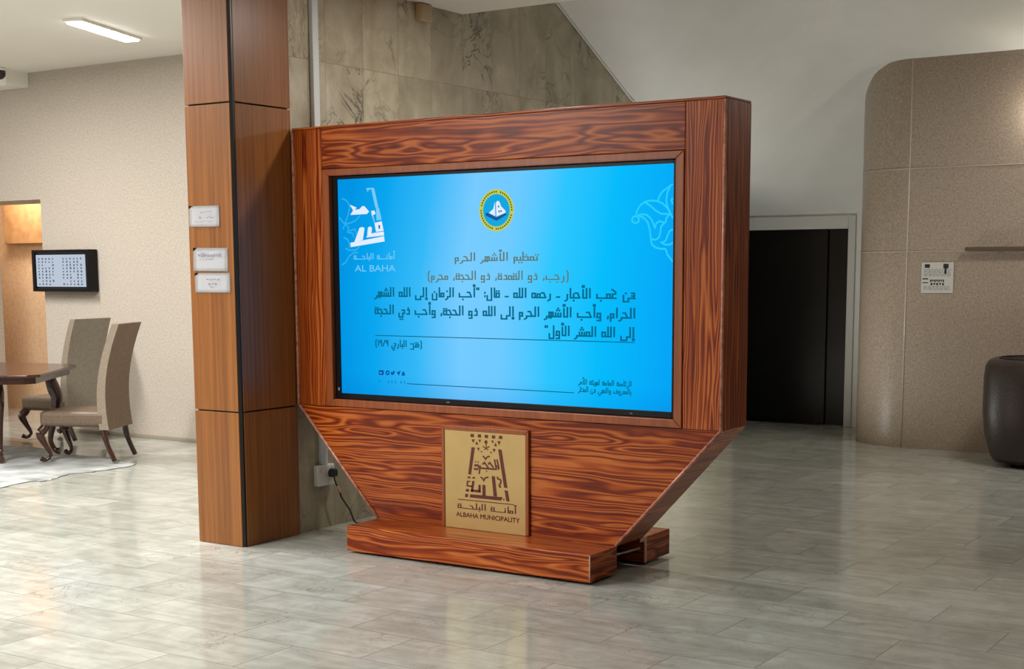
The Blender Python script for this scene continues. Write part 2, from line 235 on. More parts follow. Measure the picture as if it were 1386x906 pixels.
M['paper'] = plain('white_paper', srgb(232, 234, 240), .7)
M['ink'] = plain('grey_ink', srgb(140, 142, 152), .8)
M['ink_dark'] = plain('dark_ink', srgb(40, 44, 44), .8)
M['gold'] = plain('brass_plate', srgb(196, 164, 104), .42, .35, .5, noise=.05, nscale=6)
M['engraved'] = plain('maroon_enamel', srgb(96, 30, 18), .5)
M['mahogany'] = plain('dark_mahogany', srgb(58, 28, 18), .18, 0, .6, noise=.25, nscale=12)
M['fabric_grey'] = plain('grey_back_upholstery', srgb(140, 131, 118), .55, noise=.12, nscale=40, bump=.1)
M['fabric_seat'] = plain('brown_seat_upholstery', srgb(100, 82, 66), .5, noise=.12, nscale=40, bump=.1)
M['fabric'] = plain('taupe_upholstery', srgb(132, 118, 102), .6, noise=.10, nscale=50, bump=.1)
M['fabric_back'] = plain('brown_back_upholstery', srgb(112, 88, 66), .5, noise=.14, nscale=40, bump=.1)
M['rug'] = plain('grey_white_hide', srgb(158, 160, 158), .9, noise=.38, nscale=5, bump=.5)
M['leather'] = plain('dark_brown_leather', srgb(58, 46, 42), .38, noise=.12, nscale=60, bump=.15)
M['rail'] = plain('bronze_rail', srgb(92, 74, 56), .4)
M['lamp_on'] = emit_mat('tube_light', (1, .97, .92, 1), 20)

# ------------------------------------------------------------------ mesh helpers
class MB:
    def __init__(s): s.bm = bmesh.new()
    def box(s, x0, x1, y0, y1, z0, z1, bev=0.0, seg=2):
        vs = [s.bm.verts.new(p) for p in ((x0,y0,z0),(x1,y0,z0),(x1,y1,z0),(x0,y1,z0),(x0,y0,z1),(x1,y0,z1),(x1,y1,z1),(x0,y1,z1))]
        fs = [s.bm.faces.new([vs[i] for i in f]) for f in ((3,2,1,0),(4,5,6,7),(0,1,5,4),(1,2,6,5),(2,3,7,6),(3,0,4,7))]
        if bev:
            ed = list({e for f in fs for e in f.edges})
            bmesh.ops.bevel(s.bm, geom=ed, offset=bev, segments=seg, affect='EDGES', profile=.5)
        return s
    def prism(s, pts, d, bev=0.0):
        """closed polygon of 3-D points pushed along vector d"""
        d = Vector(d); a = [s.bm.verts.new(p) for p in pts]; b = [s.bm.verts.new(Vector(p)+d) for p in pts]
        n = len(pts); fs = [s.bm.faces.new(a), s.bm.faces.new(b[::-1])]
        for i in range(n): fs.append(s.bm.faces.new([a[i], b[i], b[(i+1) % n], a[(i+1) % n]]))
        bmesh.ops.recalc_face_normals(s.bm, faces=fs)
        if bev:
            ed = list({e for f in fs for e in f.edges})
            bmesh.ops.bevel(s.bm, geom=ed, offset=bev, segments=2, affect='EDGES', profile=.5)
        return s
    def tube(s, pts, r, n=8, cap=True):
        pts = [Vector(p) for p in pts]; rings = []
        rr = r if isinstance(r, (list, tuple)) else [r]*len(pts)
        for i, p in enumerate(pts):
            t = (pts[min(i+1, len(pts)-1)]-pts[max(i-1, 0)]).normalized()
            a = t.cross(Vector((0, 0, 1)) if abs(t.z) < .9 else Vector((0, 1, 0))).normalized(); b = t.cross(a)
            rings.append([s.bm.verts.new(p+(a*math.cos(2*PI*k/n)+b*math.sin(2*PI*k/n))*rr[i]) for k in range(n)])
        fs = []
        for i in range(len(rings)-1):
            for k in range(n): fs.append(s.bm.faces.new([rings[i][k], rings[i][(k+1) % n], rings[i+1][(k+1) % n], rings[i+1][k]]))
        if cap: fs += [s.bm.faces.new(rings[0][::-1]), s.bm.faces.new(rings[-1])]
        bmesh.ops.recalc_face_normals(s.bm, faces=fs)
        for f in fs[:-2 if cap else None]: f.smooth = True
        return s
    def sphere(s, c, r, sx=1, sy=1, sz=1, n=16):
        mt = Matrix.Translation(c) @ Matrix.Diagonal((sx, sy, sz, 1))
        g = bmesh.ops.create_uvsphere(s.bm, u_segments=n, v_segments=n//2, radius=r, matrix=mt)
        for f in {f for v in g['verts'] for f in v.link_faces}: f.smooth = True
        return s
    def flat(s, pts):
        f = s.bm.faces.new([s.bm.verts.new(p) for p in pts]); return f
    def grid(s, fn, nu, nv, smooth=True):
        vs = [[s.bm.verts.new(fn(i/nu, j/nv)) for j in range(nv+1)] for i in range(nu+1)]
        for i in range(nu):
            for j in range(nv):
                f = s.bm.faces.new([vs[i][j], vs[i+1][j], vs[i+1][j+1], vs[i][j+1]]); f.smooth = smooth
        return s
    def build(s, name, mat, parent=None, loc=None):
        me = bpy.data.meshes.new(name); s.bm.to_mesh(me); s.bm.free()
        o = bpy.data.objects.new(name, me); COL.objects.link(o)
        for m_ in (mat if isinstance(mat, (list, tuple)) else [mat]): me.materials.append(m_)
        if parent is not None:
            o.parent = parent; o.matrix_parent_inverse = Matrix.Translation(-world_loc(parent))
        if loc: o.location = loc
        return o
def world_loc(o):
    p = Vector((0, 0, 0))
    while o is not None:
        p += o.location; o = o.parent
        break
    return p if o is None else p
def tag(o, label=None, cat=None, group=None, kind=None):
    if label: o['label'] = label
    if cat: o['category'] = cat
    if group: o['group'] = group
    if kind: o['kind'] = kind
    return o
def thing(name, label, cat, group=None):
    return tag(bpy.data.objects.new(name, None), label, cat, group)
def root(name, label, cat, loc=(0, 0, 0), group=None):
    o = thing(name, label, cat, group); o.location = loc; o.empty_display_size = .1; COL.objects.link(o); return o
def struct(mb, name, mat, parent=None):
    o = mb.build(name, mat, parent)
    if parent is None: o['kind'] = 'structure'
    return o

# ------------------------------------------------------------------ lettering
# squared Arabic letters drawn as strokes; x runs leftwards from the letter's right edge, 0 is the baseline
NOJOIN = set('اأإدذرزو')
DOTS = {'ب': (-1, 1), 'ت': (1, 2), 'ث': (1, 3), 'ن': (1, 1), 'ي': (-1, 2), 'ج': (-1, 1), 'خ': (1, 1), 'ذ': (1, 1), 'ز': (1, 1), 'ش': (1, 3), 'ظ': (1, 1), 'ض': (1, 1), 'غ': (1, 1), 'ف': (1, 1), 'ق': (1, 2), 'ة': (1, 2)}
BASE = {'ت': 'ب', 'ث': 'ب', 'ج': 'ح', 'خ': 'ح', 'ذ': 'د', 'ز': 'ر', 'ش': 'س', 'ظ': 'ط', 'غ': 'ع', 'ة': 'ه', 'أ': 'ا', 'إ': 'ا'}
LETTERS = set('ابتثجحخدذرزسشصضطظعغفقكلمنهويىةأإئـ')
def glyph(ch, p, q):
    """strokes, width, dot column of one letter; p / q: joined to the letter before / after"""
    c = BASE.get(ch, ch); S = []; dx = None
    def fin(w): 
        if p: S.append([(-.1, 0), (.8, 0)])
        return w
    if c == 'ـ': return [[(-.1, 0), (6.1, 0)]], 6, None
    if c == 'ا':
        S.append([(.75, 7), (.75, 0)]); w = fin(1.5); dx = .75
    elif c in 'بنيئ' and q:
        w = 2.3; S.append([(-.1 if p else .6, 0), (w+.1, 0)]); S.append([(.9, 3.0), (.9, 0)]); dx = .9
    elif c == 'ب':
        w = 6.4; S.append(([(-.1, 0)] if p else [(.7, 3), (.7, 0)])+[(5.8, 0), (5.8, 2.8)]); dx = 3.2
    elif c == 'ن':
        w = 4.6; S.append(([(-.1, 0), (.9, 0)] if p else [(.8, 2.6)])+[(.8, -2.4), (4, -2.4), (4, 2.2)]); dx = 2.4
    elif c in 'يى':
        w = 5.6; S.append(([(-.1, 0), (1.2, 0)] if p else [(2.8, 3), (.8, 3), (.8, .5), (2.2, .5)])+[(1.2 if p else 2.2, -2.4), (5, -2.4), (5, .6)]); dx = 3.2
    elif c == 'ح':
        if q: w = 4.0; S.append([(-.1 if p else .9, 0), (w+.1, 0)]); S.append([(4.0, 3.5), (2.2, 3.5), (.9, 0)] if not p else [(4.0, 3.5), (2.4, 3.5), (1.1, 0)])
        else: w = 4.8; S.append([(4.2, 3.3), (1.2, 3.3), (.8, 0), (.8, -2.6), (4.4, -2.6)]); fin(0)
        dx = 2.3
    elif c == 'د':
        w = 3.2; S.append([(2.8, 0), (.8, 0), (.8, 3.2), (2.2, 3.2)]); fin(0); dx = 1.5
    elif c == 'ر':
        w = 2.5; S.append(([(-.1, 0), (.9, 0)] if p else [(.8, 2.6)])+[(.9, -1.4), (2.5, -2.4)]); dx = 1.2
    elif c == 'س':
        w = 5.2; S.append([(-.1 if p else .6, 0), (w+.1, 0)]); S += [[(x, 2.8), (x, 0)] for x in (.8, 2.5, 4.2)]; dx = 2.5
        if not q: S.append([(w, 0), (w, -2.2), (w+3, -2.2), (w+3, .8)]); w += 3.6
    elif c == 'ط':
        w = 4.8; S.append([(-.1 if p else .8, 0), (w+(.1 if q else -.4), 0)]); S.append([(.8, 0), (.8, 2.8), (4, 2.8), (4, 0)]); S.append([(4, 7), (4, 0)]); dx = 1.8
    elif c == 'ع':
        if p: w = 3.6; S.append([(-.1, 0), (w+.1, 0)]); S.append([(.8, 0), (.8, 2.8), (2.9, 2.8), (2.9, 0)])
        else: w = 3.8; S.append([(2.7, 3.7), (.9, 3.7), (.9, 1.7), (2.6, 1.7)]); S.append([(1.4, 1.7), (.6, 0), (w+.1, 0)])
        dx = 1.8
    elif c in 'فق':
        w = 3.4; S.append([(-.1 if p else .8, 0), (w+.1, 0)]); S.append([(.8, 0), (.8, 3), (2.8, 3), (2.8, 0)]); dx = 1.8
        if not q: S.append([(w, 0), (7, 0), (7, 2.6)]); w = 7.6
    elif c == 'ك':
        w = 4.0; S.append([(-.1 if p else .8, 0), (w+.1, 0)]); S.append([(3.6, 6.4), (1.2, 4.6), (1.2, 3.0), (3.2, 3.0), (3.2, 0)]); dx = 2
    elif c == 'ل':
        if q: w = 2.0; S.append([(-.1 if p else .8, 0), (w+.1, 0)]); S.append([(.9, 7), (.9, 0)])
        else: w = 4.6; S.append([(.9, 7), (.9, -2.4), (4, -2.4), (4, 1.2)]); fin(0)
    elif c == 'م':
        w = 3.3; S.append([(-.1 if p else .7, 0), (w+(.1 if q else -.4), 0)]); S.append([(.8, 0), (.8, 2.6), (2.7, 2.6), (2.7, 0 if q else -2.8)])
    elif c == 'ه':
        if q: w = 4.2; S.append([(-.1 if p else .8, 0), (w+.1, 0)]); S.append([(.8, 0), (.8, 3.2), (3.4, 3.2), (3.4, -1.2 if p else 0)]); S.append([(2.1, 3.2), (2.1, -1.2 if p else 0)])
        else: w = 3.5; S.append([(.8, 0), (.8, 3.1), (2.9, 3.1), (2.9, 0), (.3, 0)]); fin(0); dx = 1.8
    elif c == 'و':
        w = 3.4; S.append([(2.8, 0), (2.8, 2.9), (.8, 2.9), (.8, 0), (3.3, 0)]); S.append([(.8, 0), (.8, -2.3), (3, -2.3)]); fin(0)
    elif c == '،': return [[(.5, 1.0), (.5, 0), (.9, -.9)]], 1.4, None
    elif c == ':': return [[(.5, .2), (.5, 1.1)], [(.5, 2.8), (.5, 3.7)]], 1.4, None
    elif c == '"': return [[(.4, 7), (.4, 5.6)], [(1.7, 7), (1.7, 5.6)]], 2.3, None
    elif c == '-': return [[(.2, .5), (2.4, .5)]], 2.6, None
    elif c == '(': return [[(1.4, 7), (.5, 5.4), (.5, -.6), (1.4, -2.2)]], 2, None
    elif c == ')': return [[(.4, 7), (1.3, 5.4), (1.3, -.6), (.4, -2.2)]], 2, None
    elif c == '/': return [[(.2, 6.4), (2.6, -.4)]], 2.9, None
    elif c == '1': return [[(1.0, 6.2), (.6, 5.4), (.6, 0)]], 1.6, None
    elif c == '9': return [[(.6, 3.6), (2.4, 3.6), (2.4, 6.2), (.6, 6.2), (.6, 0)]], 3, None
    else: return [], 2.2, None
    return S, w, dx
def squared(text):
    """all strokes of a line of text, x to the right, plus square dots"""
    out = []; dots = []; x = 0.0; i = 0; n = len(text)
    while i < n:
        ch = text[i]; isl = ch in LETTERS
        pv = text[i-1] if i else ' '; p = isl and pv in LETTERS and pv not in NOJOIN
        nx = text[i+1] if i+1 < n else ' '
        if ch == 'ل' and nx in 'اأإ':
            out += [[(-x+.1 if p else -x-.8, 0), (-x-.8, 0)]] if p else []
            out.append([(-x-.9, 7), (-x-.9, 0), (-x-3.2, 0), (-x-3.2, 6.2)])
            if nx == 'أ': out.append([(-x-3.7, 8.9), (-x-2.6, 8.9), (-x-2.6, 7.9), (-x-3.8, 7.9)])
            x += 4.1+.5; i += 2; continue
        q = isl and ch not in NOJOIN and nx in LETTERS
        S, w, dx = glyph(ch, p, q)
        for s in S: out.append([(-x-a, b) for a, b in s])
        if ch in DOTS:
            side, cnt = DOTS[ch]; top = max(b for s in S for a, b in s)
            yy = (4.6 if ch not in 'ظ' else 4.6) if side > 0 else (-2.0 if ch != 'ي' or q else -4.2)
            if ch in 'تثن' and not q: yy = 3.6
            if ch == 'ز': yy = 4.2
            for j in range(cnt): dots.append((-x-dx+(j-(min(cnt, 2)-1)/2)*1.7 if j < 2 else -x-dx, yy if j < 2 else yy+1.5))
        if ch in 'أ': out.append([(-x-.2, 9.2), (-x-1.2, 9.2), (-x-1.2, 8.2), (-x-.1, 8.2)][::-1])
        if ch == 'إ': out.append([(-x-.2, -1.2), (-x-1.2, -1.2), (-x-1.2, -2.2), (-x-.1, -2.2)])
        if ch == 'ئ': out.append([(-x-.4, 5.6), (-x-1.4, 5.6), (-x-1.4, 4.5), (-x-.3, 4.5)])
        x += w+(0 if q else .55); i += 1
    return out, dots
def link(name, mb, mat, parent): return mb.build(name, mat, parent)
def arabic(name, text, box, y, mat, parent, weight=1.05):
    strokes, dots = squared(text)
    X = [a for s in strokes for a, b in s]; Z = [b for s in strokes for a, b in s]+[b for a, b in dots]
    x0, x1, z0, z1 = box; sx = (x1-x0)/(max(X)-min(X)+weight); sz = (z1-z0)/7.0     # z0 is the baseline, z1 the top of the tall letters
    fx = lambda a: x0+(a-min(X)+weight/2)*sx
    fz = lambda b: z0+b*sz
    mb = MB(); hw = weight/2; q = 0
    for s in strokes:
        P = [Vector(v) for v in s]
        d0 = (P[0]-P[1]).normalized(); d1 = (P[-1]-P[-2]).normalized()
        L = []; Rr = []
        for i, p_ in enumerate(P):
            a = (P[i]-P[i-1]).normalized() if i else (P[1]-P[0]).normalized(); b = (P[i+1]-P[i]).normalized() if i < len(P)-1 else a
            na = Vector((-a.y, a.x)); nb = Vector((-b.y, b.x)); nn = na+nb; nn = nn.normalized() if nn.length > 1e-4 else na
            k = hw/max(.5, nn.dot(na)); e = d0*hw*.6 if i == 0 else d1*hw*.6 if i == len(P)-1 else Vector((0, 0))
            L.append(p_+nn*k+e); Rr.append(p_-nn*k+e)
        for i in range(len(P)-1):
            mb.flat([(fx(v.x), y-q*2e-6, fz(v.y)) for v in (L[i], Rr[i], Rr[i+1], L[i+1])]); q = (q+1) % 30
    for a, b in dots:
        h_ = weight*.56; mb.flat([(fx(a+u), y, fz(b+v)) for u, v in ((-h_, -h_), (h_, -h_), (h_, h_), (-h_, h_))])
    return mb.build(name, mat, parent)
def latin(name, text, box, y, mat, parent, bold=0.0):
    """flat letters fitted into box (x0, x1, z0, z1) on the upright plane at depth y"""
    cu = bpy.data.curves.new(name, 'FONT'); cu.body = text; cu.resolution_u = 3
    tmp = bpy.data.objects.new(name, cu); COL.objects.link(tmp); bpy.context.view_layer.update()
    dg = bpy.context.evaluated_depsgraph_get()
    me = bpy.data.meshes.new_from_object(tmp.evaluated_get(dg)); bpy.data.objects.remove(tmp); bpy.data.curves.remove(cu)
    xs = [v.co.x for v in me.vertices]; ys = [v.co.y for v in me.vertices]
    x0, x1, z0, z1 = box; sx = (x1-x0)/(max(xs)-min(xs)); sz = (z1-z0)/(max(ys)-min(ys)); mx, my = min(xs), min(ys)
    mb = MB()
    for k_, (ox, oz) in enumerate(((0, 0), (1, 0), (-1, 0), (0, 1), (0, -1)) if bold else ((0, 0),)):
        e = bold*(z1-z0); vs = [mb.bm.verts.new(((v.co.x-mx)*sx+x0+ox*e, y-k_*2e-5, (v.co.y-my)*sz+z0+oz*e)) for v in me.vertices]
        for f in me.polygons: mb.bm.faces.new([vs[i] for i in f.vertices])
    bpy.data.meshes.remove(me)
    return mb.build(name, mat, parent)
def poly_mb(mb, polys, y):
    for p in polys: mb.flat([(x, y, z) for x, z in p])
    return mb
def stroke_mb(mb, pts, hw, y, depth=0.0):
    """flat ribbon with mitred joints"""
    P = [Vector((x, z)) for x, z in pts]; L = []; R = []
    for i, p in enumerate(P):
        a = (P[i]-P[i-1]).normalized() if i else None; b = (P[i+1]-P[i]).normalized() if i < len(P)-1 else None
        if a is None: a = b
        if b is None: b = a
        na = Vector((-a.y, a.x)); nb = Vector((-b.y, b.x)); nn = (na+nb)
        nn = nn.normalized() if nn.length > 1e-4 else na
        k = hw/max(.45, nn.dot(na)); L.append(p+nn*k); R.append(p-nn*k)
    for i in range(len(P)-1):
        mb.flat([(q.x, y, q.y) for q in (L[i], R[i], R[i+1], L[i+1])])
    return mb

# ================================================================== THE SETTING
struct(MB().box(-9.5, 7.5, -10, 7.2, -.12, 0), 'floor', M['floor'])
struct(MB().box(7.5, 7.7, -10, 7.2, 0, 4.3), 'wall_light_block_right', M['pillar'])  # unseen wall added to keep world light off the right-facing sides
struct(MB().box(-1.5, 7.7, -10.2, -10, 0, 4.3), 'wall_light_block_front', M['pillar'])  # unseen wall added to cut world light coming from behind on the right
struct(MB().box(-9.7, -9.5, -10, 3.4, 0, 4.3), 'wall_lounge', M['stucco'])
struct(MB().box(-1.46, 7.5, -10, 1.68, 3.09, 4.3), 'ceiling', M['white_paint'])
struct(MB().box(-9.5, -1.46, -10, 3.4, 3.27, 4.3), 'ceiling_left', M['white_paint'])
# far left wall with the lit niche opening
mb = MB(); mb.box(-6.84, -1.62, 2.74, 3.3, 0, 3.27); mb.box(-8.2, -6.84, 2.74, 3.3, 2.13, 3.27); mb.box(-9.5, -8.2, 2.74, 3.3, 0, 3.27)
struct(mb, 'wall_left', M['stucco'])
mb = MB(); mb.box(-9.4, -6.6, 3.9, 4.0, 0, 2.4); mb.box(-9.5, -9.4, 3.3, 4.0, 0, 2.4); mb.box(-6.7, -6.6, 3.3, 3.9, 0, 2.4); mb.box(-9.5, -6.6, 3.3, 4.0, 2.4, 2.5)
struct(mb, 'wall_niche', M['niche'])
struct(MB().box(-8.78, -7.6, 3.80, 3.9, 1.76, 2.4, .004), 'niche_shade_block', plain('header_shade_brown', srgb(168, 126, 82), .6, noise=.22, nscale=9))  # brown block standing in for the header's shadow on the niche wall
struct(MB().box(-9.5, -6.93, 2.5, 2.74, 3.14, 3.27), 'trim_1', M['white_paint'])
# marble wall running back beside the kiosk, carrying on to the stair
struct(MB().box(-1.62, -1.33, 0.0, 5.9, 0, 4.2), 'wall_marble', M['marble'])
# wall with the dark doorway
mb = MB(); mb.box(-2.6, -2.3, 6.75, 6.95, 0, 3.2); mb.box(-2.3, -.595, 6.75, 6.95, 1.825, 3.2); mb.box(-.595, .6, 6.75, 6.95, 0, 3.2)
struct(mb, 'wall_back', M['soffit'])
struct(MB().box(-2.6, -2.45, 5.9, 6.75, 0, 3.2).box(-2.45, -1.62, 5.9, 6.0, 0, 3.2), 'wall_passage', M['soffit'])
d = struct(MB().box(-2.3, -.814, 6.80, 6.85, 0, 1.825, .004).box(-.814, -.595, 6.83, 6.88, 0, 1.825, .004), 'door_1', M['door_dark'])
mb = MB(); mb.box(-.595, -.525, 6.725, 6.80, 0, 1.945, .006); mb.box(-2.4, -.595, 6.725, 6.80, 1.825, 1.945, .006)
struct(mb, 'door_frame', M['trim_white'], d)
struct(MB().box(-2.3, -.86, 6.74, 6.80, 0, .012, .003), 'threshold', M['black'], d)
# speckled wall with its round end
def round_wall():
    mb = MB(); cx, cy, r = .32, 6.03, .51
    arc = [(cx-r*math.sin(a), cy-r*math.cos(a)) for a in [k*PI/2/20 for k in range(21)]]
    prof = [(7.5, 5.52)] + arc + [(-.19, 6.75)]
    for i in range(len(prof)-1):
        (xa, ya), (xb, yb) = prof[i], prof[i+1]
        f = mb.flat([(xa, ya, 0), (xa, ya, 4.2), (xb, yb, 4.2), (xb, yb, 0)]); f.smooth = 0 < i < len(prof)-2
    bmesh.ops.remove_doubles(mb.bm, verts=mb.bm.verts, dist=1e-5)
    mb.box(.9, 7.5, 5.56, 6.75, 0, 4.2)
    return mb
struct(round_wall(), 'wall_right', M['granite'])
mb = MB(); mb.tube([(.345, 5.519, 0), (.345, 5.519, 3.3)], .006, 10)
struct(mb, 'joint_highlight', plain('joint_highlight_pale', srgb(206, 196, 178), .16, 0, .8))  # pale glossy strip added on the joint to carry its highlight
def joint(z):
    mb = MB(); cx, cy, r = .32, 6.03, .512
    pts = [(7.4, 5.518, z)]+[(cx-r*math.sin(a), cy-r*math.cos(a), z) for a in [k*PI/2/16 for k in range(17)]]
    return mb.tube(pts, .005, 6)
M['joint'] = plain('pale_joint', srgb(186, 172, 150), .3)
struct(joint(2.26), 'trim_3', M['joint']); struct(joint(1.60), 'trim_5', M['joint'])
# curved underside of the stair
def soffit_z(x, y):
    zl = 3.323-.511*(y-2.834)
    zl = max(zl, 2.77-.286*(y-3.92))
    zr = 3.125+.25*(5.52-y) if y < 5.52 else 3.125-.5*(y-5.52)-.34*(y-5.52)**2
    t = min(1, max(0, (.14-x)/1.47)); t = t*t*(3-2*t)
    return zr+(min(zl, zr)-zr)*t
mb = MB(); mb.grid(lambda u, v: (lambda x, y: (x, y, soffit_z(x, y)))(-2.44+9.7*u, 1.68+5.1*v), 60, 40)
struct(mb, 'ceiling_stair', M['soffit'])
mb = MB(); mb.tube([(-1.322, y, soffit_z(-1.33, y)-.006) for y in [1.7+k*.1 for k in range(42)]], .009, 6)
struct(mb, 'trim_4', M['trim_white'])
# skirting line of the left wall
struct(MB().box(-6.84, -1.64, 2.725, 2.74, 0, .03, .004), 'baseboard_left', plain('grey_skirting', srgb(150, 140, 124), .5))

# ================================================================== PILLAR
pr = root('pillar', 'tall square pillar clad in brown wood veneer with a black corner strip, left of the big screen', 'pillar', (-1.47, -.22, 0))
for z0, z1 in ((0.0, .728), (.734, 2.348), (2.354, 3.27)):
    mb = MB(); mb.box(-1.64, -1.316, -.45, -.43, z0+.002, z1, .002); mb.build('front_panel', M['pillar'], pr)
    mb = MB(); mb.box(-1.32, -1.30, -.424, 0.0, z0+.002, z1, .002); mb.build('side_panel', M['pillar'], pr)
mb = MB(); mb.box(-1.632, -1.322, -.43, -.002, 0.0, 3.27); mb.build('core', M['black'], pr)
mb = MB(); mb.prism([(-1.318, -.446, 0), (-1.303, -.436, 0), (-1.303, -.42, 0), (-1.322, -.42, 0)], (0, 0, 3.27)); mb.build('corner_strip', M['black'], pr)
# notices taped on the pillar
def notice(label, x0, x1, z0, z1, lines, tilt=0.0):
    r = root('paper_notice', label, 'notice', ((x0+x1)/2, -.452, (z0+z1)/2), 'white notices on the pillar')
    w, h = (x1-x0)/2, (z1-z0)/2
    mb = MB(); mb.grid(lambda u, v: (-w+2*w*u, -.002-.003*math.sin(PI*u)*(1-v)*.6, -h+2*h*v), 8, 6); 
    bmesh.ops.solidify(mb.bm, geom=mb.bm.faces[:], thickness=.0015)
    o = mb.build('sheet', M['paper'], r); o.matrix_parent_inverse = Matrix()
    mb = MB()
    for (u0, u1, v, t) in lines:
        x = u0
        while x < u1:
            L = random.uniform(.03, .11); xe = min(x+L, u1); y = -.0062
            zc = -h+2*h*v+random.uniform(-.003, .003); th = t*random.uniform(.6, 1.3)
            mb.flat([(-w+2*w*x, y, zc-th), (-w+2*w*xe, y, zc-th), (-w+2*w*xe, y, zc+th), (-w+2*w*x, y, zc+th)]); x = xe+random.uniform(.015, .04)
    o = mb.build('print', M['ink'], r); o.matrix_parent_inverse = Matrix()
    r.rotation_euler = (0, tilt, 0)
    return r
notice('topmost of the three white paper notices on the wood pillar', -1.632, -1.408, 1.716, 1.826, [(.4, .75, .7, .002), (.35, .42, .45, .004), (.6, .85, .45, .003), (.2, .8, .25, .0012)], .01)
notice('middle white paper notice on the wood pillar with one line of large print', -1.610, -1.356, 1.481, 1.604, [(.15, .82, .68, .008), (.2, .6, .5, .002)], .01)
notice('lowest of the three white paper notices on the wood pillar', -1.603, -1.343, 1.368, 1.472, [(.35, .75, .68, .004), (.4, .65, .45, .004), (.42, .6, .3, .002)], .0)

# ================================================================== KIOSK
XL, XR, ZT, ZB, HB, BX, D = -1.287, 1.287, 2.249, .742, .146, .739, .27
k = root('display_kiosk', 'large red-brown zebra wood kiosk framing a video screen, narrowing down to a plinth', 'kiosk', (0, .13, 0))
def kp(mb, name, mat, label=None):
    o = mb.build(name, mat, k)
    if label: o['label'] = label
    return o
kp(MB().box(XL, -1.082, -.004, .02, ZB, ZT-.012, .003), 'stile', M['zebra_z'])
kp(MB().box(1.087, XR, -.004, .02, ZB, ZT-.012, .003), 'stile', M['zebra_z'])
kp(MB().box(-1.080, 1.085, -.002, .02, 2.022, ZT-.012, .003), 'top_rail', M['zebra_x'])
kp(MB().prism([(XL, 0, ZB-.002), (XR, 0, ZB-.002), (BX, 0, HB), (-BX, 0, HB)], (0, .02, 0)), 'lower_panel', M['zebra_x'])
kp(MB().box(XL, XR, -.008, D, ZT-.012, ZT, .003), 'top_panel', M['zebra_x'])
for s in (-1, 1):
    x0, x1 = (XL, XL+.018) if s < 0 else (XR-.018, XR)
    kp(MB().box(x0, x1, .02, D, ZB, ZT-.012), 'side_panel', M['zebra_side'])
    kp(MB().prism([(s*XR, .02, ZB), (s*BX, .02, HB), (s*(BX-.026), .02, HB), (s*(XR-.026), .02, ZB)], (0, D-.02, 0)), 'sloping_panel', M['zebra_y'])
    mb = MB(); x = s*(XR-.003)
    mb.tube([(x, -.005, ZT-.014), (x, -.005, 1.5), (x, -.005, ZB)], .008, 8)
    mb.tube([(x, -.003, ZB), (s*(BX-.002), -.003, HB+.004)], .008, 8)
    kp(mb, 'edge_strip', M['edging'], 'worn pale edging strip')
kp(MB().prism([(XL+.02, D-.012, ZB), (XL+.02, D-.012, ZT-.012), (XR-.02, D-.012, ZT-.012), (XR-.02, D-.012, ZB), (BX-.03, D-.012, HB), (-BX+.03, D-.012, HB)], (0, .012, 0)), 'back_panel', M['zebra_x'])
kp(MB().box(-BX+.03, BX-.03, .02, D-.012, HB, HB+.015), 'bottom_panel', M['dark'])
# mitred moulding round the screen
ox0, ox1, oz0, oz1, ix0, ix1, iz0, iz1 = -1.080, 1.085, .744, 2.020, -1.030, 1.042, .784, 1.984
def mould(a, b, c, d_):
    y0, y1 = -.010, .045
    mb = MB(); mb.prism([(p[0], y0, p[1]) for p in (a, b, c, d_)], (0, y1-y0, 0), .004)
    return kp(mb, 'screen_moulding', M['moulding'])
mould((ox0, oz1), (ox1, oz1), (ix1, iz1), (ix0, iz1)); mould((ox0, oz0), (ix0, iz0), (ix1, iz0), (ox1, oz0))
mould((ox0, oz0), (ox0, oz1), (ix0, iz1), (ix0, iz0)); mould((ox1, oz0), (ix1, iz0), (ix1, iz1), (ox1, oz1))
# plinths front and rear
def plinth(y0, y1, first):
    mb = MB(); mb.box(-.74, .742, y0, y1, .014, HB, .003); o = kp(mb, 'plinth', [M['zebra_x'], M['zebra_y']])
    for f in o.data.polygons: f.material_index = 1 if abs(f.normal.x) > .9 else 0
    for sx in (-.6, 0, .6): MB().box(sx-.05, sx+.05, y0+.04, y1-.04, 0, .014).build('plinth_foot', M['dark'], o)
    mb = MB(); ye = y0 if first else y0
    mb.tube([(.742, ye-.001, .016), (.742, ye-.001, HB-.002)], .004, 6)
    if not first: mb.box(.7415, .7435, y0, y0+.02, .014, HB); mb.box(.7415, .7435, y0-.05, y0, HB-.02, HB)
    q = mb.build('edge_strip', M['raw_edge'], o); q['label'] = 'pale raw board edge'
    return o
plinth(-.263, -.001, True); plinth(.285, .56, False)
kp(MB().box(-.62, .60, .0, .284, .02, HB), 'spine_beam', M['dark'])  # beam coloured near-black for the shade in the gap between plinths
mb = MB(); mb.tube([(.715, .0, .098), (.715, .284, .086)], .005, 8); kp(mb, 'tie_rod', M['trim_white'], 'thin white rod between the plinths')
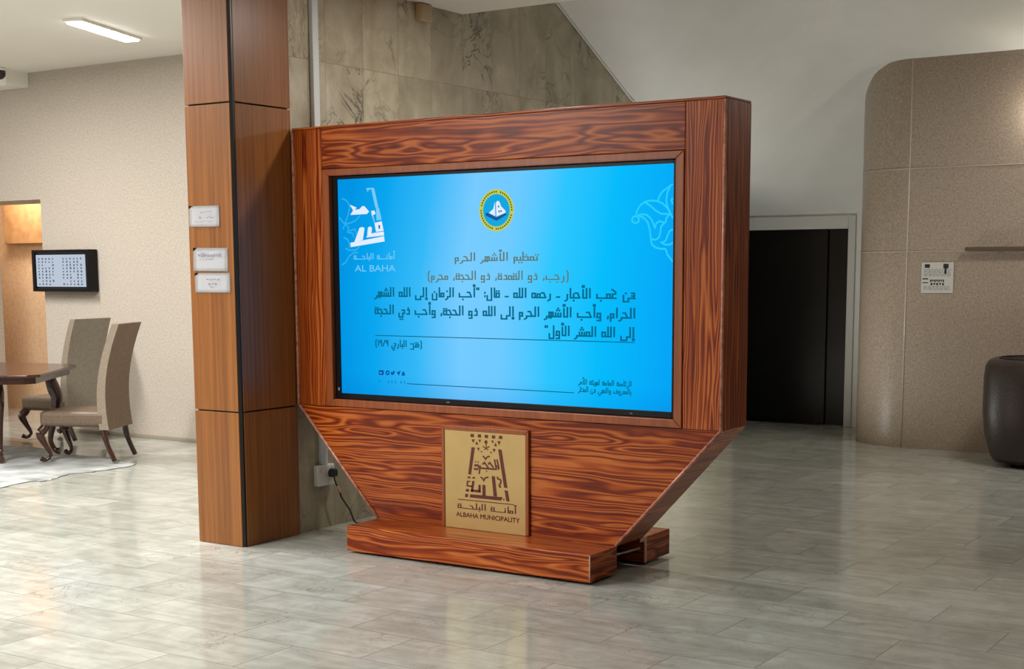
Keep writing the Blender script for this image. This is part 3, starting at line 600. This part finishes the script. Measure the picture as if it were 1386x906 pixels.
# brass plaque
pq = kp(MB().box(-.277, .222, -.012, -.0005, HB+.002, .660), 'plaque', M['gold'], 'brass-coloured plate')
mb = MB()
mb.prism([(-.297, -.016, HB+.002), (-.297, -.016, .684), (-.277, -.016, .660), (-.277, -.016, HB+.002)], (0, .0155, 0), .003)
mb.prism([(.242, -.016, HB+.002), (.222, -.016, HB+.002), (.222, -.016, .660), (.242, -.016, .684)], (0, .0155, 0), .003)
mb.prism([(-.297, -.016, .684), (.242, -.016, .684), (.222, -.016, .660), (-.277, -.016, .660)], (0, .0155, 0), .003)
mb.build('plaque_frame', M['moulding'], pq)
mb = MB(); poly_mb(mb, PLAQUE_POLYS, -.0127)
for i, (pts, hw) in enumerate(PLAQUE_STROKES): stroke_mb(mb, pts, hw, -.0129-.00001*i)
mb.build('emblem', M['engraved'], pq)
arabic('arabic_lettering', 'أمانـة البلحـة', (PLAQUE_TEXT[0][0], PLAQUE_TEXT[0][1], PLAQUE_TEXT[0][2]+.006, PLAQUE_TEXT[0][3]-.004), -.0127, M['engraved'], pq, .95)
latin('latin_lettering', 'ALBAHA MUNICIPALITY', PLAQUE_TEXT[1], -.0127, M['engraved'], pq, .035)

# ================================================================== TELEVISION
tv = root('television', 'wide flat screen showing blue Arabic slide, set in the wood kiosk', 'screen', (0, .05, .784))
SX0, SX1, SZ0, SZ1, SY = -.993, 1.020, .816, 1.965, .022
def tvp(mb, name, mat, parent=None): return mb.build(name, mat, parent or tv)
mb = MB(); y0, y1 = .014, .046
bx0, bx1, bz0, bz1 = ix0+.002, ix1-.002, iz0+.002, iz1-.002
mb.box(bx0, SX0, y0, y1, bz0, bz1, .002); mb.box(SX1, bx1, y0, y1, bz0, bz1, .002)
mb.box(SX0, SX1, y0, y1, SZ1, bz1, .002); mb.box(SX0, SX1, y0, y1, bz0, SZ0, .002)
tvp(mb, 'bezel', M['bezel'])
tvp(MB().box(bx0+.02, bx1-.02, .047, .11, bz0+.02, bz1-.02, .01), 'back_cover', M['bezel'])
def screen_mat():
    m = bpy.data.materials.new('blue_slide'); m.use_nodes = True; nt = m.node_tree; nt.nodes.clear()
    o = nt.nodes.new('ShaderNodeOutputMaterial'); e = nt.nodes.new('ShaderNodeEmission'); nt.links.new(e.outputs[0], o.inputs[0])
    tc = nt.nodes.new('ShaderNodeTexCoord'); s = nt.nodes.new('ShaderNodeSeparateXYZ'); nt.links.new(tc.outputs['Object'], s.inputs[0])
    u = math_n(nt, 'DIVIDE', math_n(nt, 'SUBTRACT', s.outputs[0], SX0), SX1-SX0); v = math_n(nt, 'DIVIDE', math_n(nt, 'SUBTRACT', s.outputs[2], SZ0), SZ1-SZ0)
    # pale diagonal band in the middle of the slide
    uu = math_n(nt, 'ADD', u, math_n(nt, 'MULTIPLY', math_n(nt, 'SUBTRACT', v, .5), -.06))
    bend = math_n(nt, 'MULTIPLY', math_n(nt, 'ABSOLUTE', math_n(nt, 'SUBTRACT', v, .5)), -.05)
    uu = math_n(nt, 'ADD', uu, bend)
    c = ramp(nt, uu, [(0, srgb(2, 150, 228)), (.12, srgb(10, 168, 240)), (.26, srgb(52, 186, 248)), (.40, srgb(120, 205, 255)), (.52, srgb(112, 204, 255)), (.66, srgb(46, 200, 255)), (.80, srgb(8, 190, 252)), (1, srgb(6, 166, 246))])
    dk = ramp(nt, v, [(0, (.72, .84, .94, 1)), (.10, (.95, .97, 1, 1)), (.5, (1, 1, 1, 1)), (1, (.98, .97, 1, 1))])
    c = mix(nt, c, dk, 1.0, 'MULTIPLY'); nt.links.new(c, e.inputs[0]); e.inputs[1].default_value = 1.0
    return m
scr = tvp(MB().box(SX0, SX1, SY, .045, SZ0, SZ1), 'screen', screen_mat())
T1 = emit_mat('slide_title_ink', srgb(98, 120, 110)); T2 = emit_mat('slide_text_ink', srgb(8, 106, 140)); T3 = emit_mat('slide_small_ink', srgb(4, 86, 168))
LB = emit_mat('slide_line_blue', srgb(44, 206, 250)); LF = emit_mat('slide_faint_line', srgb(44, 178, 240)); WH = emit_mat('slide_white', srgb(226, 238, 252)); WF = emit_mat('slide_faint_white', srgb(120, 204, 248))
TX = ['تعظيم الأشهر الحرم', '(رجب، ذو القعدة، ذو الحجة، محرم)', 'عن كعب الأحبار - رحمه الله - قال: "أحب الزمان إلى الله الشهر', 'الحرام، وأحب الأشهر الحرم إلى الله ذو الحجة، وأحب ذي الحجة',
      'إلى الله العشر الأول"', '(فتح الباري 9/91)', 'الرئاسة العامة لهيئة الأمر', 'بالمعروف والنهي عن المنكر']
for i, (t, b) in enumerate(zip(TX, SCREEN_TEXT)):
    arabic('text_line', t, b, SY-.001, T1 if i < 2 else T2, scr, .95 if i < 2 else 1.2)
for p in SCREEN_RULES:
    mb = MB(); stroke_mb(mb, [p[0], p[1]], .0022, SY-.001); mb.build('rule', T2, scr)
mb = MB()
for p in ORNAMENT: stroke_mb(mb, p, .0042, SY-.001)
mb.build('ornament', LB, scr)
mb = MB()
for p in ORNAMENT_FAINT: stroke_mb(mb, p, .004, SY-.0008)
mb.build('ornament', LF, scr)
mb = MB(); poly_mb(mb, LOGO_FAINT, SY-.0011); mb.build('tower_logo', WF, scr)
mb = MB(); poly_mb(mb, LOGO, SY-.0012); mb.build('tower_logo', WH, scr)
mb = MB(); poly_mb(mb, [LOGO_WINDOW], SY-.0016); mb.build('tower_window', T3, scr)
arabic('logo_lettering', 'أمانـة الباحـة', (LOGO_TEXT[0][0], LOGO_TEXT[0][1], LOGO_TEXT[0][2]+.01, LOGO_TEXT[0][3]-.008), SY-.001, WF, scr, .8)
latin('logo_lettering', 'AL BAHA', LOGO_TEXT[1], SY-.001, WF, scr)
# round emblem with a tent over an open book
(ex, ez), erx, erz = EMBLEM_AT
er = (erx+erz)/2
def disc(mb, r0, r1, y, n=40):
    for i in range(n):
        a, b = 2*PI*i/n, 2*PI*(i+1)/n
        P = lambda r, t: (ex+r*math.cos(t), y, ez+r*math.sin(t))
        mb.flat([P(r0, a), P(r1, a), P(r1, b), P(r0, b)] if r0 > 0 else [(ex, y, ez), P(r1, a), P(r1, b)])
    return mb
disc(MB(), er*.76, er, SY-.001).build('emblem_ring', emit_mat('emblem_gold', srgb(196, 202, 84)), scr)
mb = MB()
for i in range(44):
    if i % 11 == 10: continue
    a = 2*PI*i/44; w = .05
    P = lambda r, t: (ex+er*r*math.cos(t), SY-.0014, ez+er*r*math.sin(t))
    mb.flat([P(.84, a-w), P(.92, a-w*.8), P(.92, a+w), P(.84, a+w*.7)])
mb.build('emblem_script', emit_mat('emblem_green', srgb(70, 104, 36)), scr)
disc(MB(), 0, er*.77, SY-.0012).build('emblem_disc', emit_mat('emblem_cyan', srgb(20, 168, 226)), scr)
mb = MB(); poly_mb(mb, EMBLEM_TENT, SY-.0016); mb.build('emblem_tent', WH, scr)
mb = MB(); poly_mb(mb, [EMBLEM_BOOK[:3]+EMBLEM_BOOK[5:], EMBLEM_BOOK[2:6]], SY-.0019); poly_mb(mb, EMBLEM_DOTS, SY-.0019); mb.build('emblem_book', emit_mat('emblem_navy', srgb(34, 84, 150)), scr)
for p in ICONS:
    mb = MB(); poly_mb(mb, [p], SY-.001); mb.build('icon', T3, scr)
for p in ICON_RING:
    mb = MB(); stroke_mb(mb, p, .004, SY-.001); mb.build('icon', T3, scr)
mb = MB(); poly_mb(mb, [ICON_HOLE], SY-.0014); mb.build('icon_mark', WF, scr)
mb = MB(); poly_mb(mb, ICON_SUB, SY-.001); mb.build('icon_caption', emit_mat('slide_faint_ink', srgb(8, 140, 210)), scr)
mk = plain('grey_mark', srgb(110, 112, 122), .5)
for a in ((-.28, -.262, .796, .803), (.80, .815, .796, .801), (-1.012, -1.0, .83, .846)): tvp(MB().box(a[0], a[1], .0125, .014, a[2], a[3]), 'bezel_mark', mk)

# ================================================================== WALL FITTINGS
mb = MB(); mb.box(-1.33, -1.302, .202, .252, .372, 3.09, .004)
c = mb.build('conduit', M['conduit']); tag(c, 'vertical pale grey cable conduit on the marble wall behind the kiosk', 'conduit')
s = root('power_socket', 'white double power socket on marble wall low behind the pillar', 'socket', (-1.31, .226, .31))
MB().box(-1.33, -1.292, .155, .297, .252, .372, .005).build('socket_box', M['plastic'], s)
mb = MB(); mb.box(-1.292, -1.290, .17, .185, .33, .352, .001); mb.box(-1.292, -1.290, .268, .283, .345, .36, .001); mb.build('switch', M['trim_white'], s)
pc = root('power_cable', 'black plug and thin cable hanging from the white wall socket to floor', 'cable', (-1.27, .26, .3))
mb = MB(); mb.prism([(-1.291, .235, .30), (-1.291, .285, .30), (-1.291, .288, .33), (-1.291, .275, .348), (-1.291, .245, .348), (-1.291, .232, .33)], (.035, 0, 0), .006); mb.build('plug', M['black'], pc)
def spline(pts, n=10):
    P = [Vector(p) for p in pts]; P = [P[0]]+P+[P[-1]]; out = []
    for i in range(1, len(P)-2):
        for q in range(n):
            t = q/n; a, b, c_, d_ = P[i-1], P[i], P[i+1], P[i+2]
            out.append(.5*((2*b)+(c_-a)*t+(2*a-5*b+4*c_-d_)*t*t+(3*b-a-3*c_+d_)*t**3))
    return out+[P[-2]]
mb = MB(); mb.tube(spline([(-1.268, .262, .305), (-1.265, .268, .27), (-1.262, .30, .215), (-1.258, .315, .17), (-1.245, .37, .09), (-1.235, .40, .02), (-1.20, .43, .006), (-1.0, .47, .006), (-.75, .45, .006)]), .005, 8); mb.build('cord', M['black'], pc)
mb = MB(); mb.tube(spline([(-1.264, .283, .245), (-1.260, .305, .205)], 3), .007, 8); mb.build('tag', M['raw_edge'], pc)
jb = root('junction_box', 'small cream junction box high on marble wall under the ceiling', 'junction box', (-1.30, 1.24, 3.03))
MB().box(-1.33, -1.29, 1.183, 1.302, 2.985, 3.085, .004).build('box_body', plain('cream_plastic', srgb(190, 172, 140), .5), jb)
MB().box(-1.29, -1.286, 1.19, 1.295, 2.992, 3.078, .002).build('cover', plain('cream_cover', srgb(176, 158, 126), .5), jb)
# notice on the speckled wall
r = root('paper_notice', 'white printed notice with dark marks on the speckled right wall', 'notice', (.598, 5.515, 1.39))
MB().box(.470, .727, 5.512, 5.519, 1.268, 1.512, .001).build('sheet', plain('notice_paper', srgb(206, 204, 196), .6), r)
mb = MB(); Y = 5.5112
def blk(x0, x1, z0, z1): mb.flat([(.47+.257*x0, Y, 1.268+.244*z0), (.47+.257*x1, Y, 1.268+.244*z0), (.47+.257*x1, Y, 1.268+.244*z1), (.47+.257*x0, Y, 1.268+.244*z1)])
blk(.1, .26, .82, .94); blk(.68, .84, .80, .95); blk(.72, .78, .62, .8)
for x in range(7): blk(.28+.065*x, .28+.065*x+.045, .36+.02*(x % 2), .44)
for x in range(5): blk(.30+.09*x, .30+.09*x+.055, .25+.02*(x % 2), .33)
blk(.04, .22, .44, .48); blk(.04, .22, .32, .35)
mb.build('print', M['ink_dark'], r)
mb = MB()
for z in (.75, .70, .65, .60, .55, .20, .15, .10):
    x = .08
    while x < .9:
        l = random.uniform(.04, .12); blk(x, min(.92, x+l), z, z+.022); x += l+.03
mb.build('small_print', M['ink'], r)
# handrail
r = root('handrail', 'dark bronze handrail fixed along the speckled right wall', 'handrail', (3.2, 5.47, 1.61))
MB().box(.826, 7.0, 5.440, 5.478, 1.597, 1.630, .008).build('rail', M['rail'], r)
for x in (1.1, 2.6, 4.1, 5.6, 6.8): MB().box(x-.015, x+.015, 5.478, 5.52, 1.602, 1.622, .003).build('bracket', M['rail'], r)
# wall display on the left wall
r = root('wall_display', 'small black framed display with pale grid of faces on beige wall', 'display', (-6.43, 2.70, 1.47))
x0, x1, z0, z1 = -6.86, -6.09, 1.29, 1.668
mb = MB(); f = .04
for a in ((x0, x0+f, z0, z1), (x1-f, x1, z0, z1), (x0+f, x1-f, z1-f*.8, z1), (x0+f, x1-f, z0, z0+f*.8)): mb.box(a[0], a[1], 2.625, 2.735, a[2], a[3], .006)
mb.box(x0+f, x1-f, 2.65, 2.735, z0+f*.8, z1-f*.8)
mb.build('casing', M['bezel'], r)
sx0, sx1, sz0, sz1 = x0+f+.012, x1-f-.006, z0+.045, z1-.045
sp = MB().box(sx0, sx1, 2.634, 2.65, sz0, sz1).build('screen', emit_mat('pale_screen', srgb(196, 208, 224), .9), r)
mb = MB(); Y = 2.6334
for cx_ in range(13):
    if 5 <= cx_ <= 6: continue
    for rz in range(9):
        if random.random() < .12: continue
        xa = sx0+.03+(sx1-sx0-.05)*cx_/13; za = sz0+.015+(sz1-sz0-.03)*rz/9; w = random.uniform(.014, .024); h = random.uniform(.012, .02)
        mb.flat([(xa, Y, za), (xa+w, Y, za), (xa+w*.9, Y, za+h), (xa+w*.1, Y, za+h)])
mb.build('picture_grid', emit_mat('dark_tiles', srgb(92, 104, 124), .9), sp)
# dome camera and tube light of the left ceiling
r = root('dome_camera', 'small dark dome camera under the white ceiling at the left edge', 'camera', (-6.86, 2.38, 3.27))
mb = MB(); mb.tube([(-6.86, 2.38, 3.245), (-6.86, 2.38, 3.268)], .06, 20); mb.build('mount', M['white_paint'], r)
MB().sphere((-6.86, 2.38, 3.222), .055).build('dome', plain('smoked_dome', srgb(30, 26, 24), .08), r)
r = root('ceiling_light', 'bright slim tube light on the white left ceiling', 'ceiling light', (-4.47, 1.50, 3.27))
ang = math.atan2(.80, -.30)
def tb(mb, hw, hl, z0, z1, bev):
    dx, dy = math.cos(ang), math.sin(ang); nx, ny = -dy, dx
    pts = [(-4.47+sx*hl*dx+sy*hw*nx, 1.50+sx*hl*dy+sy*hw*ny, z0) for sx, sy in ((-1, -1), (1, -1), (1, 1), (-1, 1))]
    return mb.prism(pts, (0, 0, z1-z0), bev)
tb(MB(), .075, .46, 3.25, 3.27, .003).build('housing', M['white_paint'], r)
tb(MB(), .06, .43, 3.238, 3.25, .003).build('diffuser', M['lamp_on'], r)

# ================================================================== LOUNGE FURNITURE
def flat_thing(pts, z, name, mat, label, cat):
    mb = MB(); mb.prism([(x, y, .001) for x, y in pts], (0, 0, z-.001)); o = mb.build(name, mat); return tag(o, label, cat)
ctrl = [(-4.12, -.1), (-4.25, .40), (-4.20, .60), (-4.31, .85), (-4.24, 1.15), (-4.30, 1.47), (-4.50, 1.52), (-4.72, 1.64), (-5.1, 1.60), (-5.7, 1.74), (-6.4, 1.66), (-7.2, 1.8), (-7.3, .6), (-6.8, -.3), (-5.6, -.45), (-4.6, -.3)]
rp = spline([(x, y, 0) for x, y in ctrl+[ctrl[0]]], 5)[:-1]
flat_thing([(p.x+random.uniform(-.02, .02), p.y+random.uniform(-.02, .02)) for p in rp], .008, 'hide_rug', M['rug'], 'pale grey hide rug lying on floor under table and chairs', 'rug')
# dining table
TZ = .70
r = root('dining_table', 'dark polished mahogany table with clipped corners at the left edge', 'table', (-5.7, 1.3, 0))
A_, B_ = Vector((-4.72, 1.02)), Vector((-5.44, 1.95))
outer = [(-5.02, .75), (-4.80, .92), (-4.78, 1.02), (-5.38, 1.86), (-5.50, 1.92), (-5.9, 1.86), (-7.1, 1.55), (-7.2, 1.4), (-6.6, .55), (-6.4, .45)]
def scale_poly(P, s):
    cx_ = sum(p[0] for p in P)/len(P); cy_ = sum(p[1] for p in P)/len(P); return [(cx_+(x-cx_)*s, cy_+(y-cy_)*s) for x, y in P]
mb = MB(); mb.prism([(x, y, TZ-.022) for x, y in outer], (0, 0, .022), .007)
mb.build('tabletop', M['mahogany'], r)
mb = MB(); mb.prism([(x, y, TZ-.075) for x, y in scale_poly(outer, .93)], (0, 0, .053), .004); mb.build('apron', M['mahogany'], r)
def cabriole(mb, x, y, h, dx, dy, s=1.0):
    pts = [(x, y, h), (x+.03*dx, y+.03*dy, h*.86), (x+.055*dx, y+.055*dy, h*.72), (x+.02*dx, y+.02*dy, h*.45), (x-.015*dx, y-.015*dy, h*.2), (x+.02*dx, y+.02*dy, h*.07), (x+.06*dx, y+.06*dy, .033)]
    rr = [.036*s, .046*s, .042*s, .027*s, .018*s, .018*s, .026*s]
    P = spline(pts, 5); R = [rr[min(6, i//5)]+(rr[min(6, i//5+1)]-rr[min(6, i//5)])*((i % 5)/5) for i in range(len(P))]
    return mb.tube(P, R, 10)
for (x, y, dx, dy) in ((-5.28, 1.50, .8, .5), (-5.25, .98, .8, -.6), (-6.75, 1.35, -.8, .5), (-6.45, .75, -.8, -.6)):
    mb = MB(); cabriole(mb, x, y, TZ-.07, dx, dy, 1.15); mb.build('leg', M['mahogany'], r)
r.location.z = .009
# upholstered chairs
def chair(label, x, y, ang_, sc, sh=.40, bh=1.07, w=.46, rake=.13, back='fabric_back'):
    r = root('dining_chair', label, 'chair', (x, y, .009), 'upholstered high-back chairs at the table')
    hw, hd = w/2, .27
    def add(mb, name, mat):
        o = mb.build(name, mat, r); o.matrix_parent_inverse = Matrix(); return o
    mb = MB(); mb.box(-hw, hw, -hd, hd, sh-.12, sh, .03, 3); add(mb, 'seat', M['fabric_seat'])
    # curved back, rolling rearwards to the top (local +Y is the rear)
    def prof(t): return hd-.05+rake*(t**1.8)+.035*math.sin(PI*t*1.0)*-1
    mb = MB(); N = 14; z0 = sh-.14
    ringsF = []
    for side in (0, 1):
        pass
    vs = []
    for i in range(N+1):
        t = i/N; z = z0+(bh-z0)*t; yf = prof(t); ww = hw*(1-.04*t); th = .075-.02*t
        vs.append([mb.bm.verts.new(p) for p in ((-ww, yf, z), (ww, yf, z), (ww, yf+th, z), (-ww, yf+th, z))])
    for i in range(N):
        for q in range(4):
            f = mb.bm.faces.new([vs[i][q], vs[i][(q+1) % 4], vs[i+1][(q+1) % 4], vs[i+1][q]]); f.material_index = 1 if q == 2 else 0; f.smooth = False
    mb.bm.faces.new(vs[0][::-1]); mb.bm.faces.new(vs[-1])
    bmesh.ops.bevel(mb.bm, geom=[e for e in mb.bm.edges if len(e.link_faces) == 2 and e.calc_face_angle() > 1.0], offset=.012, segments=2, affect='EDGES', profile=.5)
    bmesh.ops.recalc_face_normals(mb.bm, faces=mb.bm.faces[:])
    add(mb, 'backrest', [M['fabric'], M[back]])
    for sx in (-1, 1):
        mb = MB(); cabriole(mb, sx*(hw-.04), -hd+.05, sh-.10, sx*.5, -.9, .8); add(mb, 'leg', M['mahogany'])
        mb = MB(); mb.tube(spline([(sx*(hw-.03), hd-.03, sh-.12), (sx*(hw-.03), hd-.01, sh*.4), (sx*(hw-.03), hd+.05, .016)], 5), [.024]*5+[.02]*5+[.018], 8); add(mb, 'leg', M['mahogany'])
    r.rotation_euler = (0, 0, ang_)
    return r
# local -Y is the way the chair faces
chair('nearer high-back taupe chair with brown curved back seen from the side', -4.83, 1.46, math.atan2(-.43, -.90)+PI/2, 1)
chair('farther high-back chair with grey back, on the far side of the table', -6.12, 2.30, math.atan2(-.12, -1)+PI/2, 1, .38, 1.06, .46, .12, 'fabric_grey')
# tub armchair by the right wall
r = root('tub_chair', 'dark brown leather tub armchair by the speckled wall at right edge', 'armchair', (1.80, 5.05, 0))
def tub(n0, n1, rz):
    def sup(a, ax, ay, n=2.6):
        ca, sa = math.cos(a), math.sin(a)
        return math.copysign(abs(ca)**(2/n), ca)*ax, math.copysign(abs(sa)**(2/n), sa)*ay
    prof = [(.86, .03), (.90, .07), (.97, .22), (1.0, .40), (1.0, .66), (.985, .745), (.95, .785), (.90, .80), (.82, .795), (.785, .76), (.78, .70), (.78, .30)]
    mb = MB(); NA = 56; rows = []
    for i in range(NA+1):
        a = math.radians(50+260*i/NA); row = []
        for s_, z in prof:
            x, y = sup(a, .66*s_, .43*s_*(1 if s_ > .8 else .92)); row.append(mb.bm.verts.new((1.80+x, 5.05+y, z)))
        rows.append(row)
    for i in range(NA):
        for j in range(len(prof)-1):
            f = mb.bm.faces.new([rows[i][j], rows[i+1][j], rows[i+1][j+1], rows[i][j+1]]); f.smooth = True
        f = mb.bm.faces.new([rows[i][0], rows[i][-1], rows[i+1][-1], rows[i+1][0]])
    mb.bm.faces.new(rows[0]); mb.bm.faces.new(rows[-1][::-1])
    bmesh.ops.recalc_face_normals(mb.bm, faces=mb.bm.faces[:]); return mb
tub(0, 1, 0).build('shell', M['leather'], r)
mb = MB(); mb.box(1.36, 2.36, 4.76, 5.34, .30, .44, .05, 3); mb.build('seat_cushion', M['leather'], r)
mb = MB(); mb.tube([(1.80+.60*math.cos(a)*.93, 5.05+.37*math.sin(a), .802) for a in [math.radians(52+256*i/40) for i in range(41)]], .006, 6); mb.build('piping', M['leather'], r)
for sx, sy in ((-.38, -.22), (-.38, .22), (.38, -.22), (.38, .22)):
    mb = MB(); mb.tube([(1.80+sx, 5.05+sy, 0), (1.80+sx, 5.05+sy, .06)], [.02, .026], 10); mb.build('foot', M['black'], r)
# warm lamp inside the niche
area_light('niche_lamp', (-8.3, 3.5, 2.36), 17, .5, .3, (1, .90, .78))
